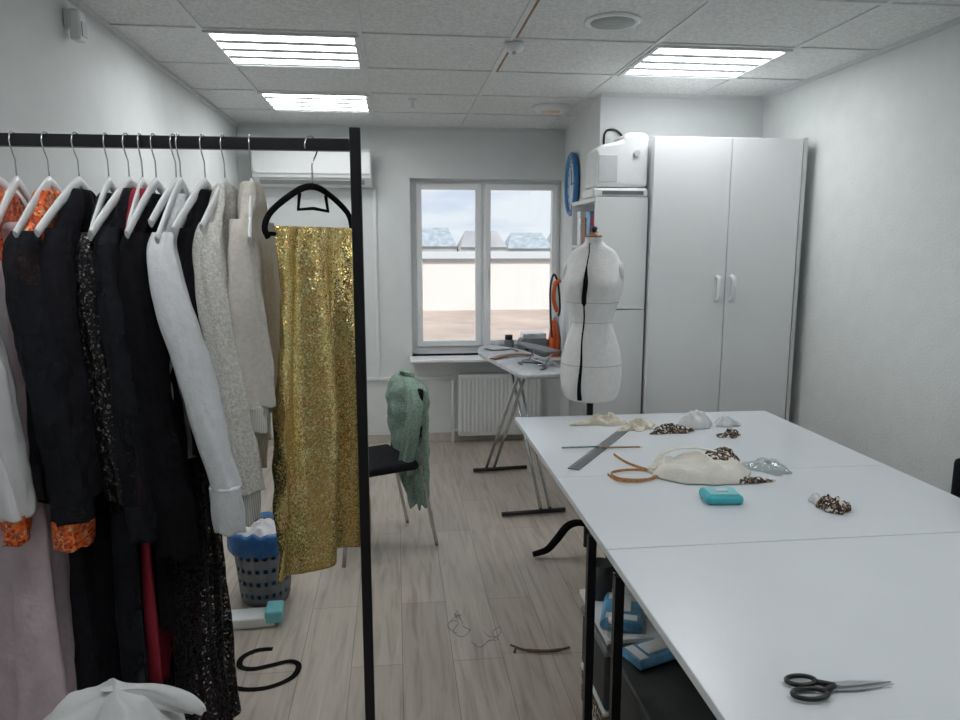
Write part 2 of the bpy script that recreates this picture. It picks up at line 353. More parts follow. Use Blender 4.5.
# ------------------------------------------------------------------ tall wardrobe
CY=3.65
e=thing('wardrobe','tall white two-door laminate wardrobe against the wall','wardrobe',(0,0,0))
b=MB(); b.box(1.325,2.12,CY+.02,4.24,0.0,2.09); b.obj('body',mLam,e,.002)
for x0,x1,hx in ((1.317,1.730,1.685),(1.734,2.118,1.765)):
    b=MB(); b.box(x0,x1,CY,CY+.018,.06,2.095); d=b.obj('door',mLam,e,.003)
    b=MB(); b.tube(smooth_path([(hx,CY,1.385),(hx,CY-.028,1.375),(hx,CY-.032,1.325),(hx,CY-.028,1.275),(hx,CY,1.265)]),.013,8); h=b.obj('handle',mWhite,d); 
b=MB(); b.box(2.122,2.142,CY-.002,CY+.5,0,2.10); b.obj('side_panel',mEdge,e)

# narrow cabinet
e=thing('narrow_cabinet','narrow white cabinet with open side shelves beside wardrobe','cabinet')
b=MB(); b.box(1.03,1.31,3.72,4.2,1.775,1.795); b.box(1.29,1.31,3.72,4.2,0,1.775); b.box(1.03,1.29,4.18,4.2,0,1.775)
for z in (.02,.4,.8,1.17,1.53): b.box(1.03,1.29,3.72,4.18,z,z+.018)
b.box(1.12,1.13,3.72,4.18,.04,1.775)
b.obj('body',mLam,e,.002)
b=MB(); b.box(1.03,1.312,3.70,3.718,1.215,1.795); b.obj('door',mLam,e,.002)
b=MB(); b.box(1.03,1.312,3.70,3.718,.03,1.21); b.obj('door',mLam,e,.002)
for (y,z,h,m,l) in ((3.78,1.548,.16,mRed,'red spool box standing on a cabinet shelf'),(3.87,1.548,.18,mSky,'blue box standing on a cabinet shelf'),(3.96,1.548,.15,mWood,'brown box standing on a cabinet shelf'),(4.07,1.548,.19,mWhite,'white box standing on a cabinet shelf'),(3.85,1.188,.22,mGrey,'grey box standing on a cabinet shelf')):
    b=MB(); b.box(-.035,.035,-.036,.036,0,h*.8); b.box(-.037,.037,-.038,.038,h*.8,h)
    tag(b.obj('storage_carton',m,None,.003),l,'box',(1.075,y,z+.001))
e=thing('sewing_machine','wide white rounded sewing machine standing on the cabinet','sewing machine',(1.165,3.80,1.796))
def xz(pts,y0,y1):
    b=MB(); n=len(pts); a=[(x,y0,z) for x,z in pts]; c=[(x,y1,z) for x,z in pts]
    b.add(a+c,[tuple(range(n)),tuple(range(n,2*n))[::-1]]+[(i,n+i,n+(i+1)%n,(i+1)%n) for i in range(n)]); return b
b=xz([(-.15,0),(.145,0),(.145,.045),(-.15,.045)],-.10,.12); b.obj('base',mWhite,e,.012,3)
b=xz([(-.14,.05),(.144,.05),(.144,.305),(.13,.325),(.03,.325),(.01,.305),(.005,.285),(-.10,.262),(-.135,.235)],-.09,.11); b.obj('body',mWhite,e,.018,4)
b=MB(); b.box(-.12,-.02,-.093,-.090,.075,.21); b.obj('front_plate',mLampOff,e,.003)
b=MB(); b.box(-.1,.12,-.103,-.100,.012,.03); b.obj('label_strip',mGrey,e)
b=MB(); b.cyl((.08,-.09,.22),(.08,-.102,.22),.016); b.obj('dial',mLampOff,e)
b=MB(); b.tube(smooth_path([(1.225,4.245,2.10),(1.225,4.235,2.19),(1.26,4.24,2.215),(1.31,4.235,2.20),(1.36,4.24,2.13)]),.006,6)
tag(b.obj('power_cable',mBlackPl),'black power cable looping up the wall','cable',(0,-.0,0))

# ------------------------------------------------------------------ dress form
def interp(keys,t):
    n=len(keys)-1; f=t*n; i=min(int(f),n-1); u=f-i
    a=keys[max(i-1,0)];b_=keys[i];c=keys[i+1];d=keys[min(i+2,n)]
    return [.5*((2*q)+(r-p)*u+(2*p-5*q+4*r-s_)*u*u+(3*q-p-3*r+s_)*u**3) for p,q,r,s_ in zip(a,b_,c,d)]
e=thing('dress_form','white fabric female dress form torso on a black stand','dress form',(.925,3.33,0),-.35)
K=[(.81,.095,.08,0,0),(.825,.122,.100,0,0),(.88,.141,.122,0,0),(.96,.146,.128,.002,0),(1.04,.138,.120,.0,0),(1.12,.115,.100,-.002,0),(1.185,.095,.082,-.002,0),(1.25,.110,.094,-.004,.1),(1.32,.134,.106,-.004,.9),(1.375,.142,.108,0,1.3),(1.43,.137,.096,.002,.5),(1.485,.120,.074,.004,0),(1.525,.096,.055,.006,0),(1.548,.060,.047,.006,0),(1.565,.044,.043,.004,0),(1.585,.042,.042,.002,0)]
def ringform(k,n=48,grow=0):
    z,rx,ry,cy,bu=k; r=[]
    for j in range(n):
        a=2*pi*j/n; g=0
        for c in (-pi/2-.6,-pi/2+.6):
            d=math.atan2(math.sin(a-c),math.cos(a-c)); g+=math.exp(-(d/.36)**2)
        r.append(((rx+grow)*math.cos(a)*(1+bu*.05*g),cy+(ry+grow)*math.sin(a)-bu*.036*g,z))
    return r
b=MB(); b.loft([ringform(interp(K,i/70)) for i in range(71)]); b.obj('torso',mDoll,e)
b=MB(); b.lathe([(.036,1.585),(.038,1.588),(.036,1.595),(.022,1.60),(.015,1.61)],n=24); b.obj('neck_cap',mWood,e)
b=MB(); b.lathe([(.012,1.61),(.012,1.618),(.016,1.626),(.010,1.636),(.001,1.638)],n=20); b.obj('neck_knob',mBlackPl,e)
for sx in (-1,1):
    b=MB(); b.lathe([(.001,-.02),(.04,-.016),(.048,0),(.042,.012),(.001,.016)],n=24)
    o=b.obj('arm_plate',mDoll,e); o.location=(sx*.128,0,1.425); o.rotation_euler=(0,sx*pi/2*.95,0)
for z in (.99,1.19,1.285):
    b=MB()
    for i in range(700):
        k=interp(K,i/700)
        if k[0]>=z: break
    b.tube([Vector(p) for p in ringform(k,48,-.0003)],.0018,6,closed=True); b.obj('seam_line',mShade,e)
b=MB(); b.cyl((0,0,.06),(0,0,.815),.016); b.obj('pole',mBlackMetal,e)
for wa in (176,56,-64):
    a=math.radians(wa)+.35; c,s_=math.cos(a),math.sin(a)
    b=MB(); P=smooth_path([(r*c,r*s_,z) for r,z in ((.0,.175),(.05,.185),(.10,.165),(.15,.10),(.20,.045),(.27,.022))],5)
    b.tube(P,[.016+.008*math.sin(pi*i/(len(P)-1)) for i in range(len(P))],10,flat=.8,flatdir=(0,0,1)); b.obj('leg',mVelvet,e)
b=MB(); pts=[]
for i in range(6,66):
    k=interp(K,1-i/70); pts.append(Vector((-.010-.03*i/60+.002*math.sin(i*.5),min(p[1] for p in ringform(k))*.97-.008,k[0])))
for q in range(14,40): pts[q].y=min(pts[q].y,pts[14].y+(pts[40].y-pts[14].y)*(q-14)/26)
b.tube(pts,[.0025 if i<16 else (.004+.007*min(1,(i-16)/5) if i<30 else (.0035 if i<44 else .004+.008*(i-44)/16)) for i in range(len(pts))],8,flat=.35,flatdir=(0,1,0))
tag(b.obj('ribbon',mVelvet),'black ribbon hanging straight down the dress form','ribbon',(.925,3.33,0),-.35)

# ------------------------------------------------------------------ cutting tables
def table(y0,y1,splits,lab,legs):
    e=thing('cutting_table',lab,'table',(0,0,0),0,'white cutting tables')
    for a,c in splits:
        b=MB(); b.box(.545,1.785,a,c,.728,.75); b.obj('table_top',[mTable],e,.0025)
    b=MB(); ya,yb=legs[0][1],legs[2][1]
    b.box(.575,1.74,ya,ya+.02,.70,.727); b.box(1.07,1.74,yb,yb+.02,.70,.727); b.box(1.07,1.095,ya+.02,yb,.70,.727); b.box(1.715,1.74,ya+.02,yb,.70,.727); b.obj('frame',mBlackMetal,e)
    for x,y in legs:
        b=MB(); b.box(x,x+.025,y,y+.022,0,.7); b.obj('leg',mBlackMetal,e)
table(1.765,3.26,[(1.765,2.368),(2.371,3.26)],'large white laminate cutting table with black metal legs',[(.552,1.965),(1.725,1.965),(1.12,2.85),(1.725,2.85)])
table(.3,1.761,[(.3,1.761)],'white laminate cutting table with sewing scissors on it',[(.552,.45),(1.725,.45),(.552,1.70),(1.725,1.70)])
ZT=.751
e=thing('scissors','tailoring scissors with black handles and steel blades','scissors',(.785,1.117,ZT),-.04)
b=MB(); b.prism([(-.012,-.009),(.03,-.011),(.108,.000),(.03,.003),(-.012,.006)],.004,.0065); b.obj('blade',mSteel,e)
b=MB(); b.prism([(-.012,-.006),(.03,-.003),(.104,.003),(.03,.012),(-.012,.009)],.0066,.009); b.obj('blade',mSteel,e)
b=MB(); b.tube([(-.058+.027*math.cos(t*2*pi/24),.021+.0145*math.sin(t*2*pi/24),.007) for t in range(24)],.0045,8,closed=True); b.tube([(-.033,.016,.007),(-.02,.008,.007),(0,.0,.007)],[.005,.006,.005]); b.obj('handle',mBlackPl,e)
b=MB(); b.tube([(-.062+.032*math.cos(t*2*pi/24),-.019+.0155*math.sin(t*2*pi/24),.007) for t in range(24)],.0045,8,closed=True); b.tube([(-.033,-.014,.007),(-.02,-.007,.007),(0,.002,.007)],[.005,.006,.005]); b.obj('handle',mBlackPl,e)
b=MB(); b.cyl((0,0,.009),(0,0,.012),.005,n=12); b.obj('screw',mSteel,e)
e=thing('pin_box','turquoise rounded plastic pin box with recessed lid','pin box',(1.01,2.08,ZT),-.1)
b=MB(); b.box(-.058,.058,-.048,.048,0,.030); b.obj('body',mTurq,e,.012,4)
b=MB(); b.box(-.046,.046,-.036,.036,.0302,.033); b.obj('lid',mTurq2,e,.003,3)
b=MB(); b.box(-.02,.02,-.012,.012,.0332,.036); b.obj('magnet',mLampOff,e,.003,3)
def crumple(name,mats,rx,ry,h,seed,dome=0,n=36,rn=20,irr=.25,freq=14,sharp=2.2):
    b=MB(); vs=[];fs=[]
    for i in range(rn+1):
        for j in range(n):
            a=2*pi*j/n; t=i/rn
            r=t*(1+irr*noise.noise(Vector((math.cos(a)*1.4,math.sin(a)*1.4,seed)))+irr*.4*noise.noise(Vector((math.cos(a)*4,math.sin(a)*4,seed))))
            x=rx*r*math.cos(a); y=ry*r*math.sin(a)
            rid=1-abs(noise.noise(Vector((x*freq,y*freq,seed*3.1))))*sharp
            rid2=noise.noise(Vector((x*freq*2.5,y*freq*2.5,seed*1.7)))
            z=.002+h*(max(0,rid)**2+.35*rid2+.2)*(1-t**3)*.7+dome*(1-t*t)**.6
            vs.append((x,y,max(.002,z)))
    for i in range(rn):
        for j in range(n):
            q=(j+1)%n; fs.append((i*n+j,(i+1)*n+j,(i+1)*n+q,i*n+q))
    o=len(vs)
    for j in range(n): vs.append((vs[rn*n+j][0],vs[rn*n+j][1],0))
    for j in range(n): q=(j+1)%n; fs.append((rn*n+j,o+j,o+q,rn*n+q))
    b.add(vs,fs,0,True); b.add([vs[o+j] for j in range(n)],[tuple(range(n))],0)
    return b.obj(name,mats,None,0,2,1)
e=thing('folded_garment','off-white sewn garment with leopard print lining on table','garment',(1.06,2.36,ZT),.1)
o=crumple('cloth',mOff,.19,.135,.045,3,.035,freq=8,n=50,rn=26); o.parent=e
o=crumple('lining',mLeo,.085,.05,.026,8,.03,freq=22,irr=.5); o.parent=e; o.location=(.115,.055,.02); o.rotation_euler=(0,.15,.4)
o=crumple('hem',mLeo,.12,.025,.014,5,.006); o.parent=e; o.location=(.09,-.125,.0); o.rotation_euler=(0,0,-.1)
b=MB(); b.ribbon(smooth_path([(-.17,.02,.02),(-.10,.07,.06),(.0,.085,.068),(.10,.06,.055)]),.02,.003); b.obj('collar_band',mOff,e)
tag(crumple('plastic_bag',mClear,.07,.10,.045,11,.0,freq=20,irr=.6),'crumpled clear plastic bag on the table','plastic bag',(1.32,2.38,ZT+.0),.4)
tag(crumple('fabric_scrap',mCream,.12,.05,.055,14,.0,irr=1.0,freq=20),'cream crumpled fabric scrap lying near table edge','fabric scrap',(.93,3.10,ZT),.0)
tag(crumple('fabric_scrap',mCream,.08,.045,.055,24,.0,irr=1.0,freq=20),'small cream crumpled fabric scrap on the table','fabric scrap',(1.05,2.99,ZT),.5)
tag(crumple('fabric_scrap',mLeo,.10,.05,.05,31,.0,irr=.8,freq=20),'crumpled leopard print scrap beside cream scraps','fabric scrap',(1.17,2.92,ZT),.1)
tag(crumple('fabric_scrap',mLeo,.05,.035,.04,33,.0,irr=.8,freq=20),'small leopard print scrap beside white bunched fabric','fabric scrap',(1.38,2.82,ZT),.1)
tag(crumple('fabric_scrap',mWhiteF,.075,.06,.035,41,.045,irr=.4,freq=20),'bunched white fabric piece beside leopard scraps','fabric scrap',(1.32,3.0,ZT),0)
tag(crumple('fabric_scrap',mSatin,.055,.045,.03,47,.02,irr=.6,freq=20),'pale grey fabric scrap with printed pattern','fabric scrap',(1.46,3.0,ZT),0)
tag(crumple('fabric_scrap',mLeo,.040,.042,.04,52,.02,irr=.8,freq=26),'small leopard print scrap lying alone on table','fabric scrap',(1.325,1.965,ZT),0)
tag(crumple('fabric_scrap',mWhiteF,.018,.022,.015,57,.018,irr=.6,freq=30),'tiny white fabric piece beside a leopard scrap','fabric scrap',(1.30,2.03,ZT),0)
b=MB(); b.ribbon(smooth_path([(.09,-.02,.006),(.02,-.09,.006),(-.07,-.075,.006),(-.085,-.01,.006),(-.02,.02,.006),(.06,.0,.007),(.075,-.055,.007),(.0,-.10,.006),(-.08,-.09,.006),(-.10,-.02,.006)]),.010,.001,0,True); b.ribbon(smooth_path([(-.02,.17,.02),(.0,.09,.014),(.04,.03,.008),(.09,-.02,.006)]),.010,.001,0,True)
tag(b.obj('tape_measure',mTape),'loosely coiled yellow-orange measuring tape lying on table','tape measure',(.825,2.38,ZT))
b=MB(); b.box(-.34,.34,-.022,.022,0,.003)
for k in range(34): b.box(-.33+.02*k,-.3285+.02*k,.008,.021,.003,.0033,1)
tag(b.obj('ruler',[mRuler,mWhite]),'long dark grey metal ruler lying across the table','ruler',(.815,2.725,ZT),math.atan2(.563,.384))
def pencil(loc,rz,m,lab):
    b=MB(); b.cyl((-.08,0,.004),(.07,0,.004),.0038,n=6); b.cyl((.07,0,.004),(.085,0,.004),.0038,.0006,6,1)
    tag(b.obj('pencil',[m,mCream]),lab,'pencil',loc,rz,'pencils on the table')
pencil((.88,2.68,ZT+.004),-.05,mTan,'thin brown pencil lying across the grey ruler')
pencil((.72,2.70,ZT+.004),.02,mGreen,'thin green pencil lying beside the grey ruler')

def hook_tube(b,z0):
    b.tube([(0,0,z0-.005),(0,0,-.05),(.0,0,-.040),(.012,0,-.024)]+[(.0225*math.sin(t),0,.0225*math.cos(t)) for t in [pi*.66,pi*.5,pi*.3,pi*.15,0,-pi*.15,-pi*.3,-pi*.5,-pi*.62]],.0018,6)
def hanger_parts(e,m,mh,L=.2,drop=.06,z0=-.07,roll=0):
    b=MB(); hook_tube(b,z0); b.obj('hook',mh,e)
    b=MB(); pts=[]; 
    for i in range(-10,11):
        t=i/10; pts.append((L*t,0,z0-drop*abs(t)**1.15+roll*t))
    b.tube(pts,[.0135-.003*abs(i)/10 for i in range(-10,11)],10,flat=.4,flatdir=(0,1,0))
    b.obj('hanger_arm',m,e)

# ------------------------------------------------------------------ below the table
e=thing('low_shelf','small white laminate shelf standing under the table','shelf')
b=MB(); b.box(.61,1.0,1.94,2.27,.362,.38); b.obj('shelf_board',mLam,e,.002)
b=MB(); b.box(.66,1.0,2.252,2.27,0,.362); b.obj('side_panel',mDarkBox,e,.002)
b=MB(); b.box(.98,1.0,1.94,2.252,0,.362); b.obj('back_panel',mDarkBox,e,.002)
e=thing('storage_box','dark grey plastic crate standing under the table','box',(.80,2.07,.136))
b=MB(); b.box(-.19,.17,-.12,.16,0,.18); b.obj('body',mDarkBox,e,.012)
b=MB(); b.box(-.195,.175,-.125,.165,.181,.205); b.obj('lid',mGrey,e,.008)
e=thing('storage_box','light box with printed floral pattern beneath the table','box',(.80,2.07,0))
b=MB(); b.box(-.19,.17,-.12,.15,0,.12); b.obj('body',mLeo,e,.004)
b=MB(); b.box(-.193,.173,-.123,.153,.121,.135); b.obj('lid',mWhite,e,.003)
e=thing('storage_box','tall dark grey plastic storage box under the table','box',(.80,1.57,0))
b=MB(); b.box(-.19,.19,-.34,.34,0,.36); b.obj('body',mDarkBox,e,.012)
b=MB(); b.box(-.20,.20,-.35,.35,.361,.385); b.obj('lid',mDarkBox,e,.010)
b=MB(); b.box(-.2,-.1905,-.06,.06,.26,.29); b.obj('handle',mGrey,e,.003)
def pack(loc,rz,m,lab,sx=.1,sy=.055,t=.05):
    e=thing('wipes_pack',lab,'wipes packet',loc,rz)
    b=MB(); b.loft([[(x,y*s,z) for y,z in [(-sy,.004),(sy,.004),(sy*1.09,t*.45),(sy*.9,t),(-sy*.9,t),(-sy*1.09,t*.45)]] for x,s in ((-sx,1.0),(-sx+.012,1),(sx-.012,1),(sx,1.0))],sm=False); b.obj('packet',m,e,.004)
    b=MB(); b.box(-.035,.035,-.026,.026,t+.0005,t+.006); b.obj('lid',mWhite,e,.004)
    b=MB(); b.box(sx*.45,sx*.9,-sy*.8,sy*.8,t+.0002,t+.0015); b.box(-sx*.9,-sx*.55,-sy*.8,sy*.8,t+.0002,t+.0015); b.obj('printed_band',mWhite,e)
pack((.695,2.06,.381),1.2,mSky,'light blue and white packet of wet wipes on shelf',.09,.06,.04)
pack((.71,1.83,.386),.35,mSky,'blue and white packet of wipes on dark box',.08,.045,.03)
e=thing('glass_jar','small clear plastic jar standing on the shelf','jar',(.633,1.955,.381))
b=MB(); b.lathe([(.016,0),(.018,.003),(.018,.045),(.015,.05)],n=20); b.obj('body',mClear,e)
b=MB(); b.lathe([(.016,.05),(.016,.062),(.001,.063)],n=20); b.obj('lid',mWhite,e)
e=thing('mug','dark grey cylindrical mug under the table','mug',(.665,2.21,.381))
b=MB(); b.lathe([(.036,0),(.04,.005),(.042,.12),(.038,.12),(.036,.01)],n=24); b.obj('body',mDarkBox,e)
b=MB(); b.tube(arc((.041,0,.06),.022,-pi/2,pi/2,8,ry=.03),.005); b.obj('handle',mDarkBox,e)

# ------------------------------------------------------------------ ironing board
e=thing('ironing_board','grey-white ironing board with folding metal legs by window','ironing board',(.735,4.35,0),.09)
L0,L1,hw=-.58,.60,.17
out=[(-hw*.85,L0),(hw*.85,L0),(hw,L0+.04),(hw,.15),(hw*.93,.3),(hw*.75,.43),(hw*.5,.53),(hw*.2,.59),(-hw*.2,.59),(-hw*.5,.53),(-hw*.75,.43),(-hw*.93,.3),(-hw,.15),(-hw,L0+.04)]
b=MB(); b.prism(out,.835,.86); o=b.obj('board',mIronCover,e,.008,3); o.rotation_euler=(0,0,.08)
b=MB(); b.box(-.10,.10,-.45,.38,.822,.834); b.obj('underframe',mGrey,e)
for sg in (1,-1):
    for x in (.05*sg+.02,.05*sg-.02):
        b=MB(); b.tube([(x*1.4,-.42*sg,.035),(x,.32*sg,.81)],.011); b.obj('leg',mChrome,e)
    b=MB(); b.tube([(-.19,-.42*sg,.018),(.19,-.42*sg,.018)],.014); b.obj('foot',mBlackPl,e)
e=thing('sleeve_board','small dark sleeve ironing board on folding metal foot','sleeve board',(.82,4.12,.861),.3)
b=MB(); b.prism([(-.05,-.2),(.05,-.2),(.055,0),(.035,.2),(0,.24),(-.035,.2),(-.055,0)],.085,.1); b.obj('board',mGrey,e,.005)
b=MB(); b.tube([(0,-.17,.085),(0,-.1,.012),(0,.1,.012),(0,.02,.085)],.007); b.tube([(-.05,-.1,.008),(.05,-.1,.008)],.006); b.tube([(-.05,.1,.008),(.05,.1,.008)],.006); b.obj('stand',mChrome,e)
b=MB(); b.ribbon(smooth_path([(-.17,-.12,.006),(-.08,-.04,.012),(.02,.0,.012),(.12,-.01,.006)]),.045,.006); tag(b.obj('curved_ruler',mWood),'brown wooden curved ruler lying on the ironing board','ruler',(.735,4.42,.861),.1)
b=MB(); b.ribbon(smooth_path([(-.1,-.3,.004),(-.03,-.24,.004),(.0,-.1,.004),(-.06,-.02,.004),(-.1,-.1,.004)]),.02,.003); tag(b.obj('black_strap',mBlackPl),'black strap lying on the ironing board','strap',(.77,4.2,.861),.4)
b=MB(); b.ribbon(smooth_path([(-.10,.12,.004),(-.03,.05,.004),(.08,.12,.004),(.12,.02,.004)]),.025,.003); tag(b.obj('black_strap',mBlackPl),'black strap stretched across the ironing board tip','strap',(.66,4.6,.862),-.2)
e=thing('steam_station','grey and black steam generator standing on the windowsill','steam generator',(1.06,5.50,.692))
b=MB(); b.box(-.11,.11,-.08,.08,0,.14); b.obj('body',mGrey,e,.02,3)
b=MB(); b.box(-.09,.09,-.07,.07,.14,.185); b.obj('iron_rest',mChrome,e,.006)
b=MB(); b.cyl((-.06,-.082,.07),(-.06,-.09,.07),.018); b.obj('dial',mBlackPl,e)
e=thing('steam_iron','orange steam iron standing upright with black handle','iron',(1.235,5.50,.692),-.4)
b=MB(); b.box(-.04,.04,-.05,.05,0,.02)
b.loft([[(x*s,-.03+y,z) for x,y in [(-.05,0),(.05,0),(.05,.02),(-.05,.02)]] for z,s in ((.02,1),(.12,1),(.22,.75),(.29,.3),(.31,.05))],1,sm=False); b.obj('soleplate',[mBlackPl,mSteel],e)
b=MB(); b.loft([[(x*s,-.05-y,z) for x,y in [(-.045,0),(.045,0),(.03,.04),(-.03,.04)]] for z,s in ((.0,1),(.12,1),(.22,.7),(.29,.3))],sm=False); b.obj('body',mOrangeP,e,.006)
b=MB(); b.tube(smooth_path([(0,-.08,.02),(0,-.13,.05),(0,-.13,.15),(0,-.08,.22)]),.014); b.obj('handle',mOrangeP,e)
b=MB(); b.tube(smooth_path([(1.20,5.40,.76),(1.17,5.36,.95),(1.16,5.36,1.22),(1.19,5.38,1.33),(1.23,5.40,1.25),(1.25,5.42,1.08),(1.25,5.46,1.01)]),.008); tag(b.obj('steam_hose',mBlackPl),'black steam hose rising in a loop above iron','hose')
b=MB(); b.tube(smooth_path([(1.22,5.38,1.05),(1.19,5.37,1.14),(1.2,5.37,1.26),(1.24,5.39,1.28)]),.016); tag(b.obj('hose_sleeve',mOrangeP),'orange flexible sleeve around the steam hose','hose')
e=thing('spray_can','grey metal can with dark lid on the windowsill','can',(.87,5.52,.692))
b=MB(); b.lathe([(.038,0),(.04,.005),(.04,.12),(.03,.13)],n=24); b.obj('body',mRuler,e)
b=MB(); b.lathe([(.03,.13),(.03,.165),(.002,.167)],n=24); b.obj('lid',mBlackPl,e)

# ------------------------------------------------------------------ cloth generator
def cloth(keys,seed=0,n=64,steps=44,wave=.012,k=9,rn=.25,drift=1.2,pow_=.8,grow=True,hemj=.004,crease=.08):
    rings=[]
    for i in range(steps+1):
        t=i/steps; z,cx,cy,rx,ry=interp(keys,t); r=[]
        A=wave*(min(1,t*1.6) if grow else 1)
        for j in range(n):
            a=2*pi*j/n; c,s_=math.cos(a),math.sin(a)
            x=math.copysign(abs(c)**pow_,c)*rx; y=math.copysign(abs(s_)**pow_,s_)*ry
            nz=noise.noise(Vector((c*1.6,s_*1.6+seed*7.3,z*2.2+seed)))
            nz2=noise.noise(Vector((c*5,s_*5+seed*3.3,z*3+seed)))
            nz3=noise.noise(Vector((c*2.2+z*6,s_*2.2+seed*5.1,z*17+seed)))
            f=1+rn*nz*min(1,t*3)+rn*.45*nz2+crease*nz3
            y=y*f+A*math.sin(k*x/max(rx,.02)+seed*2+drift*t*2+nz*1.5)
            x=x*(1+.12*rn*nz+crease*.4*nz3)
            r.append((cx+x,cy+y,z+hemj*math.sin(5*a+seed)*t**3))
        rings.append(r)
    return rings
# ------------------------------------------------------------------ chair with green jacket
CR=.42; CX,CYY=-.14,3.62
e=thing('chair','black padded chair with chrome legs beside the rack','chair',(CX,CYY,0),CR)
b=MB(); b.box(-.20,.18,-.2,.2,.43,.475); b.obj('seat',mBlack2,e,.02,3)
b=MB(); b.box(.19,.212,-.19,.19,.55,.84); b.obj('backrest',mBlack2,e,.010,3)
for y in (-.18,.18):
    b=MB(); b.tube(smooth_path([(.28,y,.0),(.20,y,.42),(.20,y,.6),(.201,y,.82)],5),.010); b.obj('leg',mChrome,e)
    b=MB(); b.tube([(-.23,y,.0),(-.18,y,.43)],.011); b.obj('leg',mChrome,e)
jx,jy=CX+.205*math.cos(CR),CYY+.205*math.sin(CR)
e=thing('jacket','sage green knitted jacket draped over the chair back','jacket',(jx,jy,0),pi/2+CR)
b=MB(); b.loft(cloth([(.875,.03,0,.08,.020),(.862,.02,0,.13,.036),(.82,.0,0,.185,.048),(.72,.0,0,.20,.05),(.58,-.01,0,.185,.05),(.46,-.04,-.01,.16,.045),(.34,-.07,-.01,.12,.04),(.23,-.10,-.01,.06,.03)],3,n=110,steps=70,wave=.020,k=8,rn=.5,hemj=.035,crease=.25)); b.obj('body',mGreen,e)
b=MB(); b.loft(cloth([(.84,-.12,0.015,.03,.025),(.76,-.17,.035,.04,.035),(.62,-.18,.06,.036,.034),(.48,-.15,.07,.036,.034),(.40,-.14,.07,.03,.03)],5,n=36,wave=.012,k=3,rn=.4,crease=.25)); b.obj('sleeve',mGreen,e)
b=MB(); b.loft(cloth([(.90,.04,.0,.035,.02),(.89,.04,-.02,.06,.024),(.84,.05,-.04,.075,.018),(.78,.06,-.045,.07,.014),(.72,.06,-.045,.045,.010)],8,n=40,wave=.008,k=4,rn=.4,hemj=.02,crease=.25)); b.obj('hood',mGreen,e)

# ------------------------------------------------------------------ basket etc.
e=thing('waste_basket','grey perforated plastic basket lined with blue bag','basket',(-.60,3.10,0))
b=MB(); n=44; rows=15; rad=lambda z:.105+.03*z/.32
rings=[[(rad(.02+.3*i/rows)*math.cos(2*pi*j/n),rad(.02+.3*i/rows)*math.sin(2*pi*j/n),.02+.3*i/rows) for j in range(n)] for i in range(rows+1)]
vs=[p for r in rings for p in r]; fs=[]
for i in range(rows):
    for j in range(n):
        if i%3==1 and j%2==0 and 0<i<rows-1: continue
        q=(j+1)%n; fs.append((i*n+j,i*n+q,(i+1)*n+q,(i+1)*n+j))
b.add(vs,fs,0,True); b.lathe([(.001,.0),(.1,.0),(.105,.02)],n=44,cap=False); b.tube([(rad(.32)*math.cos(t*2*pi/44),rad(.32)*math.sin(t*2*pi/44),.32) for t in range(44)],.007,8,closed=True)
b.obj('body',mBasket,e)
b=MB(); rings=[]
for r,z in [(.09,.02),(.098,.15),(.12,.31),(.135,.345),(.15,.33),(.15,.27),(.146,.25)]:
    rings.append([((r+.008*noise.noise(Vector((math.cos(2*pi*j/60)*5,math.sin(2*pi*j/60)*5,z*9))))*math.cos(2*pi*j/60),(r+.004)*math.sin(2*pi*j/60),z+.02*noise.noise(Vector((math.cos(2*pi*j/60)*4,math.sin(2*pi*j/60)*4,3.))) ) for j in range(60)])
b.loft(rings,cap=False); b.obj('bag_liner',mBag,e)
tag(crumple('fabric_scrap',mWhiteF,.1,.1,.04,71,.02,irr=.3),'white fabric scraps heaped inside the waste basket','fabric scrap',(-.60,3.10,.30))
e=thing('plastic_tray','flat white plastic tray with light blue edge on floor','tray',(-.62,2.87,0),.05)
b=MB(); b.box(-.12,.10,-.05,.05,0,.045); b.obj('body',mWhite,e,.01,3)
b=MB(); b.box(.06,.13,-.052,.052,.015,.07); b.obj('lid',mTurq2,e,.01,3)
b=MB(); b.ribbon(smooth_path([(-.50,2.66,.002),(-.56,2.655,.003),(-.605,2.61,.003),(-.60,2.55,.003),(-.55,2.53,.003),(-.49,2.545,.003),(-.42,2.565,.003),(-.385,2.53,.003),(-.40,2.46,.002),(-.47,2.41,.002),(-.55,2.405,.002),(-.61,2.43,.002)],8),.022,.0015)
tag(b.obj('belt',mVelvet),'black fabric belt curled on the laminate floor','belt')
b=MB(); b.tube(smooth_path([(.42,2.57,.008),(.47,2.53,.008),(.54,2.51,.010),(.60,2.515,.008),(.645,2.53,.007)],5),[.004]*6+[.006]*10+[.004]*5,8); b.tube([(.44,2.555,.009),(.425,2.52,.006)],.003,6)
tag(b.obj('wooden_stick',mDarkTan),'thin brown wooden stick lying on the floor','stick')
rs=random.Random(5)
for k,(x,y) in enumerate(((.20,2.78),(.27,2.62),(.22,2.7))):
    b=MB(); p=[(x,y,.002)]
    for i in range(9): p.append((p[-1][0]+rs.uniform(-.03,.04),p[-1][1]+rs.uniform(-.07,.06),.002+rs.uniform(0,.003)))
    b.tube(smooth_path(p,5),.0008,5); tag(b.obj('thread',mGrey),'loose dark thread scrap lying on the floor','thread',group='thread scraps on the floor')

